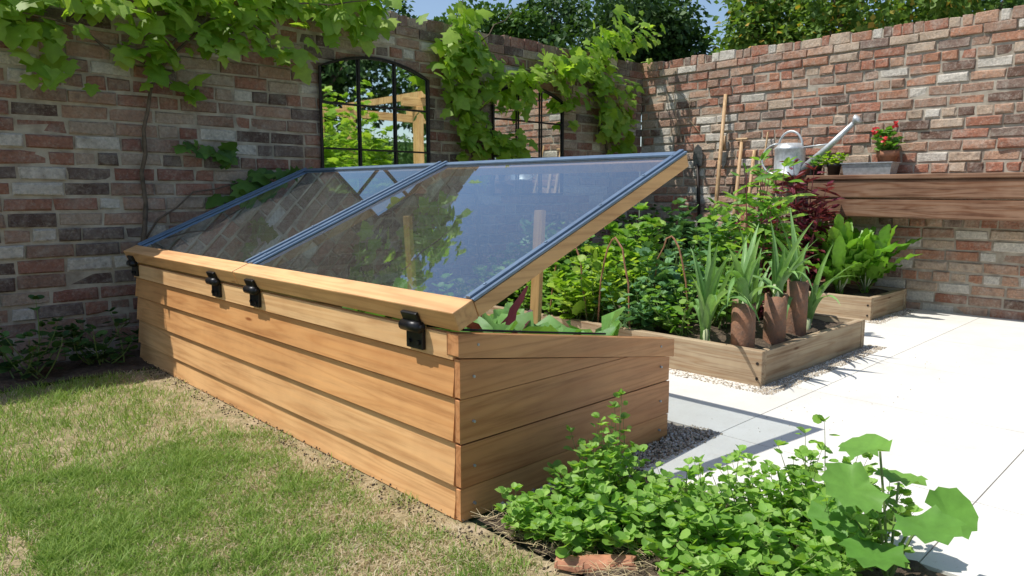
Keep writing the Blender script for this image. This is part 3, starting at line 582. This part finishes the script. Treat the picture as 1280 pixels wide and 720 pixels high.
x = 6.52; y = pt(986, x)
wc = root('watering_can', (x, y, TZ), 'galvanised metal watering can with long spout and rose on the bench end', 'watering can')
m = MB(); m.lathe((x, y, TZ), [(.001, .004), (.137, 0), (.141, .015), (.135, .02), (.135, .24), (.139, .25), (.133, .26), (.095, .30), (.090, .301), (.001, .286)], 30); m.build('body', GALV, wc, True)
sp0, sp1 = V((x-.01, y-.12, TZ+.05)), V((x-.07, y-.58, TZ+.44))
m = MB(); m.tube([sp0, sp0.lerp(sp1, .5)+V((0, 0, -.01)), sp1], [.038, .029, .020], 14); m.tube([V((x, y-.10, TZ+.26)), sp0.lerp(sp1, .58)], .007, 6); m.build('spout', GALV, wc, True)
dd = (sp1-sp0).normalized(); m = MB(); m.tube([sp1, sp1+dd*.03, sp1+dd*.055, sp1+dd*.06], [.020, .040, .048, .002], 16); m.build('rose', GALV, wc, True)
m = MB(); m.tube([(x, y+.115*math.cos(a), TZ+.26+.15*math.sin(a)) for a in [math.pi*i/12 for i in range(13)]], .011, 8); m.build('top_handle', GALV, wc, True)
m = MB(); m.tube([(x, y+.12+.15*math.sin(a), TZ+.16+.14*math.cos(a)) for a in [math.pi*i/12 for i in range(13)]], .010, 8); m.build('back_handle', GALV, wc, True)
ya, yb = pt(1120), pt(1058)
tr_ = root('metal_trough', (6.38, ya, TZ), 'shallow grey zinc trough on the bench top', 'trough')
m = MB(); o4 = [(6.28, ya), (6.46, ya), (6.46, yb), (6.28, yb)]
def ringpts(e, z): return [(x+(e if x > 6.4 else -e), y+(e if y > (ya+yb)/2 else -e), z) for x, y in o4]
vs = ringpts(-.015, TZ)+ringpts(0, TZ+.090)+ringpts(.010, TZ+.093)+ringpts(.010, TZ+.100)+ringpts(-.006, TZ+.10)+ringpts(-.02, TZ+.06)
m.add(vs, [(i*4+k, i*4+(k+1) % 4, (i+1)*4+(k+1) % 4, (i+1)*4+k) for i in range(5) for k in range(4)]+[(0, 1, 2, 3)]); m.build('tray', ZINC, tr_)
m = MB(); m.add(ringpts(-.02, TZ+.075), [(0, 1, 2, 3)]); m.build('soil', SOIL, tr_)
def pot(x, y, r, h, mat, lab, z=TZ):
    o = root('plant_pot', (x, y, z), lab, 'pot'); m = MB(); m.lathe((x, y, z), [(.001, .002), (r*.72, 0), (r*.92, h*.75), (r*1.02, h*.76), (r*1.04, h), (r*.92, h), (r*.9, h*.85), (.001, h*.84)], 22); m.build('pot_body', mat, o, True); return o
fy = pt(1108, 6.57)
pot(6.565, fy, .085, .20, TERRA, 'terracotta pot behind the zinc trough')
o = bush('flowering_plant', 'leafy plant with a few red flowers in the terracotta pot on the bench', 'plant', (6.55, fy, TZ+.18), .11, .22, 15, 5, P_SCAL, .06, L_BIG, STEM)
for c_ in ((6.45, fy+.07, TZ+.36), (6.47, fy-.07, TZ+.40), (6.44, fy-.01, TZ+.29)):
    P = []; D = []; N = []; S = []
    for k in range(16): P.append(V(c_)+rv(.012)); D.append(rv()); N.append(rv()); S.append(.026)
    leaves('flower_head', PETAL, P_ROUND, P, D, N, S, o)
yy = pt(1042, 6.42); pot(6.42, yy, .06, .10, DPLAST, 'small black plastic pot on the bench next to the trough')
bush('potted_plant', 'small bright plant in the black plastic pot', 'plant', (6.42, yy, TZ+.085), .09, .12, 10, 6, P_ROUND, .05, L_VINE, STEM)
yy = pt(1020, 6.45); pot(6.45, yy, .05, .09, DPLAST, 'black plastic pot under the watering can spout'); bush('potted_plant', 'seedling in the black pot under the watering can spout', 'plant', (6.45, yy, TZ+.075), .07, .1, 8, 5, P_ROUND, .045, L_BIG, STEM)
# ------------------------------------------------------------------ tools on the sunlit wall
def handle_tool(name, lab, cat, a, b, r):
    a, b = V(a), V(b); o = root(name, a, lab, cat); m = MB(); m.tube([a, a.lerp(b, .5), b], [r, r*1.05, r*.9], 10); m.build('handle', T_Z, o, True); return o
b = wr(907, 118, .02); a = G(889, 300, .17); a = V((6.33, a.y*6.33/a.x, .2)); o = handle_tool('garden_hoe', 'long pale wooden garden hoe handle leaning on the sunlit wall', 'hoe', a, b, .019)
m = MB(); m.box(a.x-.06, a.x+.06, a.y-.005, a.y+.003, .17, .26); m.build('hoe_blade', STEEL, o)
b = wr(927, 178, .02); a = wr(912, 300, .25); a.z = .2; o = handle_tool('digging_fork', 'short handled fork leaning beside the long hoe', 'fork', a, b, .018)
m = MB(); [m.tube([a+V((0, dy, .12)), a+V((0, dy, -.05))], .006, 5) for dy in (-.06, -.02, .02, .06)]; m.box(a.x-.008, a.x+.008, a.y-.07, a.y+.07, a.z+.11, a.z+.13); m.build('tines', STEEL, o)
m = MB(); m.tube([b+V((0, -.06, .03)), b+V((0, .06, .03))], .014, 8); m.tube([b+V((0, 0, -.02)), b+V((0, 0, .03))], .012, 8); m.build('hand_grip', T_Z, o)
b = wr(943, 188, .02); a = wr(926, 300, .25); a.z = .2; o = handle_tool('garden_rake', 'short wooden rake leaning right of the fork', 'rake', a, b, .017)
m = MB(); m.box(a.x-.01, a.x+.01, a.y-.15, a.y+.15, a.z-.02, a.z+.01); [m.tube([(a.x, a.y-.14+.04*k, a.z), (a.x-.02, a.y-.14+.04*k, a.z-.03)], .004, 4) for k in range(8)]; m.build('rake_head', STEEL, o)
c0 = wr(872, 205, .03); o = root('spade', c0, 'dark handled spade hanging blade up on the brick wall near the corner', 'spade')
m = MB(); m.tube([wr(874, 290, .03), c0], .016, 8); m.build('handle', IRON, o, True)
s = c0; m = MB(); prof = [(-.045, 0), (.045, 0), (.055, .10), (.04, .18), (0, .22), (-.04, .18), (-.055, .10)]
m.prism([(s.y+p, s.z-.02+q) for p, q in prof], 0, s.x-.006, s.x); m.build('blade', STEEL, o, bevel=.002)
c0 = wr(905, 190, .03); o = root('hand_trowel', c0, 'hand trowel hanging from a nail beside the hoe', 'trowel'); m = MB(); m.tube([c0+V((0, 0, .02)), c0+V((0, 0, .16))], .014, 8); m.build('handle', T_Z, o, True)
m = MB(); m.prism([(c0.y-.035, c0.z), (c0.y+.035, c0.z), (c0.y+.03, c0.z-.11), (c0.y, c0.z-.16), (c0.y-.03, c0.z-.11)], 0, c0.x-.005, c0.x); m.build('blade', STEEL, o)
c0 = wr(862, 118, .02)
m = MB(); m.tube([wr(840, 108, .02), wr(846, 150, .03), wr(852, 175, .03)], .004, 5); m.tube([wr(840, 108, .02), wr(862, 128, .03), wr(884, 122, .02)], .004, 5); m.tube([c0, wr(862, 150, .02), wr(874, 165, .02)], .004, 5); tag(m.build('twine', STRING), 'loops of brown twine hanging on nails near the wall corner', 'twine')
m = MB(); a = wr(960, 165, .03); b = wr(948, 245, .2); m.tube([a, b], .010, 6); tag(m.build('bamboo_cane', T_Z), 'thin cane leaning on the wall left of the watering can', 'cane')
# ------------------------------------------------------------------ foreground border
for i, (x, y, r, h, lab) in enumerate((
    (1.42, 1.38, .13, .14, 'low toothed-leaf herb at the near corner of the cold frame'), (1.60, 1.34, .15, .26, 'toothed-leaf herb in front of the cold frame end boards'), (1.80, 1.38, .15, .37, 'tallest upright herb against the cold frame end boards'),
    (1.60, 1.12, .19, .18, 'bushy herb beside the broken clay tile'), (1.80, 1.10, .18, .20, 'bushy herb in the middle of the foreground border'), (1.72, .90, .21, .20, 'bushy herb at the bottom edge of the border'),
    (1.93, .94, .16, .27, 'leafy herb growing over the paving edge'), (2.03, .82, .16, .36, 'tall leafy herb standing over the paving at right'), (1.86, .72, .20, .26, 'leafy herb beside the large scalloped leaves'), (1.48, 1.22, .13, .11, 'small trailing herb next to the lawn'), (2.0, .70, .16, .28, 'herb at the far right of the border'),
    (1.60, .92, .17, .13, 'low trailing herb at the very front of the border'), (1.70, .74, .17, .16, 'low trailing herb in the bottom right of the border'), (1.70, 1.24, .15, .22, 'herb between the tallest herb and the clay tile'))):
    bush('garden_herb', lab, 'herb', (x, y, .015), r, h, 20, 12, (P_TOOTH, P_ROUND)[i % 2], .037 if i % 2 == 0 else .040, L_FORE, STEM, 'toothed-leaf herbs in the foreground border', lo=.10, rs=.0020, droop=-.05, hv=.3)
# large-leafed plant at the right edge
gb = V((1.88, .57, .015)); o = root('geranium', gb, 'plant with very large scalloped bright leaves at the right edge of the border', 'plant')
m = MB(); P = []; D = []; N = []; S = []
for az, hh, q, sz in ((2.6, .27, .07, .13), (1.2, .33, .05, .11), (4.0, .22, .09, .12), (5.4, .20, .09, .11), (.2, .24, .08, .10), (3.2, .14, .10, .12), (2.0, .16, .09, .11)):
    e = gb+V((math.cos(az)*q, math.sin(az)*q, hh)); m.tube([gb, gb.lerp(e, .5)+V((0, 0, .02)), e], [.004, .0035, .003], 6)
    P.append(e); D.append(V((math.cos(az), math.sin(az), -.15))); N.append(V((-.45, -.35, 1))+rv(.15)); S.append(sz)
m.build('stems', STEM, o); leaves('foliage', L_BIG, P_SCAL, P, D, N, S, o)
def tile(p, az, L, r, lab):
    m = MB(); h = V((math.cos(az), math.sin(az), 0)); s = V((-h.y, h.x, 0)); vs = []
    for rr in (r, r-.012):
        for e in (0, 1):
            for k in range(9):
                a = math.pi*k/8; vs.append(V(p)+h*L*e*(1+.05*math.sin(k*2))+s*math.cos(a)*rr+V((0, 0, math.sin(a)*rr-.01)))
    f = [(k, k+1, 9+k+1, 9+k) for k in range(8)]+[(18+k, 27+k, 27+k+1, 18+k+1) for k in range(8)]+[(k, 18+k, 19+k, k+1) for k in range(8)]+[(9+k, 10+k, 28+k, 27+k) for k in range(8)]+[(0, 9, 27, 18), (8, 26, 35, 17)]
    m.add(vs, f); tag(m.build('clay_tile', TERRA, None, False, .002), lab, 'tile')
tile(G(722, 705, .02), -.75, .15, .032, 'broken half round terracotta tile lying among the herbs')
tile(G(697, 700, .02), -1.2, .08, .028, 'smaller terracotta tile shard beside the broken tile')
P = []; D = []; N = []; S = []
for _ in range(1200): P.append((R_(1.34, 1.70), R_(.85, 1.54), .022+R_(0, .012))); D.append((R_(-1, 1), R_(-1, 1), R_(-.1, .25))); N.append((R_(-.3, .3), R_(-.3, .3), 1)); S.append(R_(.02, .07))
STRAW = leafmat('straw', [(0, (.48, .36, .20)), (1, (.66, .56, .36))], .7, .2)
tag(leaves('straw', STRAW, ([(-.02, 0, 0), (.02, 0, 0), (.012, 1, .04), (-.012, 1, .04)], [(0, 1, 2, 3)]), P, D, N, S), 'dry straw litter between the lawn and the herbs', 'straw', kind='stuff')
# ------------------------------------------------------------------ trees beyond the walls
def tree(name, lab, px, d, topy, rad, mat, n, ls, vs=1.0, nb=16, loc=None, ztop=None, proto=P_DIA):
    zt = ztop or 1+(240-topy)/908*d; p = loc or at(px, d); p = V((p[0], p[1], 0)); o = root(name, p, lab, 'tree', 'trees beyond the garden walls')
    cz = zt-rad*vs; bl = []
    for i in range(nb):
        a = R_(0, 6.28); q = rad*math.sqrt(R_(0, 1))*.72; zz = cz+rad*vs*R_(-.8, .72)*(1-.3*q/rad); bl.append((p+V((math.cos(a)*q, math.sin(a)*q, zz)), rad*R_(.24, .42)))
    m = MB(); m.tube([p, p+V((.05, .05, cz*.5)), p+V((.1, 0, cz+rad*vs*.3))], [.16, .12, .05], 8)
    for b, r in bl[:9]: m.tube([p+V((.05, 0, cz*.6)), (p+V((0, 0, cz*.6))).lerp(b, .5)+V((0, 0, .1)), b], [.06, .04, .015], 5)
    m.build('trunk', BARK, o, True)
    P = []; D = []; N = []; S = []
    for _ in range(n):
        b, r = random.choice(bl); dv = rv().normalized(); rr = r*R_(.55, 1.08)
        if R_(0, 1) < .12: rr = r*R_(1.0, 1.35)
        q = b+V((dv.x*rr, dv.y*rr, dv.z*rr*.8)); P.append(q); D.append(dv+rv(.7)+V((0, 0, -.3))); N.append(dv*.6+V((0, 0, .7))+rv(.4)); S.append(ls*R_(.5, 1.2))
    leaves('crown', mat, proto, P, D, N, S, o)
tree('deciduous_tree', 'distant tree top showing above the wall left of the tall vine', 518, 19, 4, 1.3, L_TREE2, 5000, .16)
tree('deciduous_tree', 'dark round tree behind the vine between the mirrors', 640, 16, 6, 1.3, L_TREE2, 7000, .13)
tree('deciduous_tree', 'dark tree behind the wall above the half hidden mirror', 700, 17, -6, 1.7, L_TREE, 9000, .14)
tree('deciduous_tree', 'tallest dense dark tree behind the brick wall', 775, 14, -40, 1.7, L_TREE, 11000, .125)
tree('deciduous_tree', 'dense dark tree falling away toward the wall corner', 835, 14, 18, 1.0, L_TREE, 7500, .12)
tree('deciduous_tree', 'light green tree spreading above the sunlit wall near the corner', 980, 12, -30, 1.2, L_TREE3, 7000, .11, .9)
tree('deciduous_tree', 'light green tree with a few orange leaves behind the sunlit wall', 1085, 11, -50, 1.6, L_TREE3, 11000, .11, nb=22)
tree('deciduous_tree', 'green tree behind the right end of the sunlit wall', 1210, 12, -50, 1.7, L_TREE2, 9000, .12)
tree('deciduous_tree', 'tree far behind the wall on the left side', 300, 14, -60, 1.9, L_TREE2, 4000, .2)
tree('deciduous_tree', 'dark tree low behind the wall corner', 905, 18, 55, 1.2, L_TREE, 5000, .14)
# ------------------------------------------------------------------ pergola and planting the mirrors look at
pg = root('pergola', (7.3, -2, 0), 'honey coloured timber pergola seen reflected in the arched mirror', 'pergola')
for x, y in ((6.3, -1.6), (7.95, -1), (6.5, -3.4), (8.05, -3.4), (9.6, -1)): MB().box(x-.07, x+.07, y-.07, y+.07, 0, 2.5).build('post', P_Z, pg, bevel=.005)
MB().box(7.6, 10, -1.035, -.965, 2.502, 2.66).build('beam', P_X, pg, bevel=.005)
MB().box(6.2, 10, -3.435, -3.365, 2.502, 2.66).build('beam', P_X, pg, bevel=.005)
for x in (8.0, 9.6): MB().box(x-.03, x+.03, -3.6, -.8, 2.664, 2.78).build('rafter', P_Z, pg)
for x, y, lab in ((6.15, -.9, 'yellow-green climber on the first pergola post'), (7.0, -1.3, 'yellow-green climber between the pergola posts'), (7.4, -2.6, 'climber covering the back of the pergola')):
    bush('climber', lab, 'climber', (x, y, 0), .5, 3.0, 34, 18, P_VINE, .17, L_VINE, STEM)
hd = root('hedge', (9, -5, 0), 'clipped green hedge behind the pergola, seen in the mirror', 'hedge')
P = []; D = []; N = []; S = []
for _ in range(9000): P.append((R_(3, 15), -5+R_(-.1, .45), R_(0, 2.3))); D.append(rv()); N.append((R_(-.5, .5), 1, R_(0, 1))); S.append(R_(.06, .13))
leaves('foliage', L_TREE2, P_DIA, P, D, N, S, hd); MB().box(3, 15, -5.6, -5.0, 0, 2.2).build('inner_mass', L_DARK, hd)
for (x, y, zt, rr, lab, mt) in ((9.5, -8, 6.5, 2.2, 'tree behind the pergola reflected in the mirror', L_TREE), (12.5, -6.5, 5.5, 1.8, 'second tree right of the pergola reflected in the mirror', L_TREE2), (7, -9, 6, 2.0, 'tree left of the pergola reflected in the mirror', L_TREE2), (11.5, -2.0, 3.2, 1.0, 'small tree beside the pergola', L_TREE3), (11, -9.5, 7, 2.3, 'tall tree far behind the pergola', L_TREE)):
    tree('deciduous_tree', lab, 0, 0, 0, rr, mt, 5000, .2, loc=(x, y), ztop=zt)
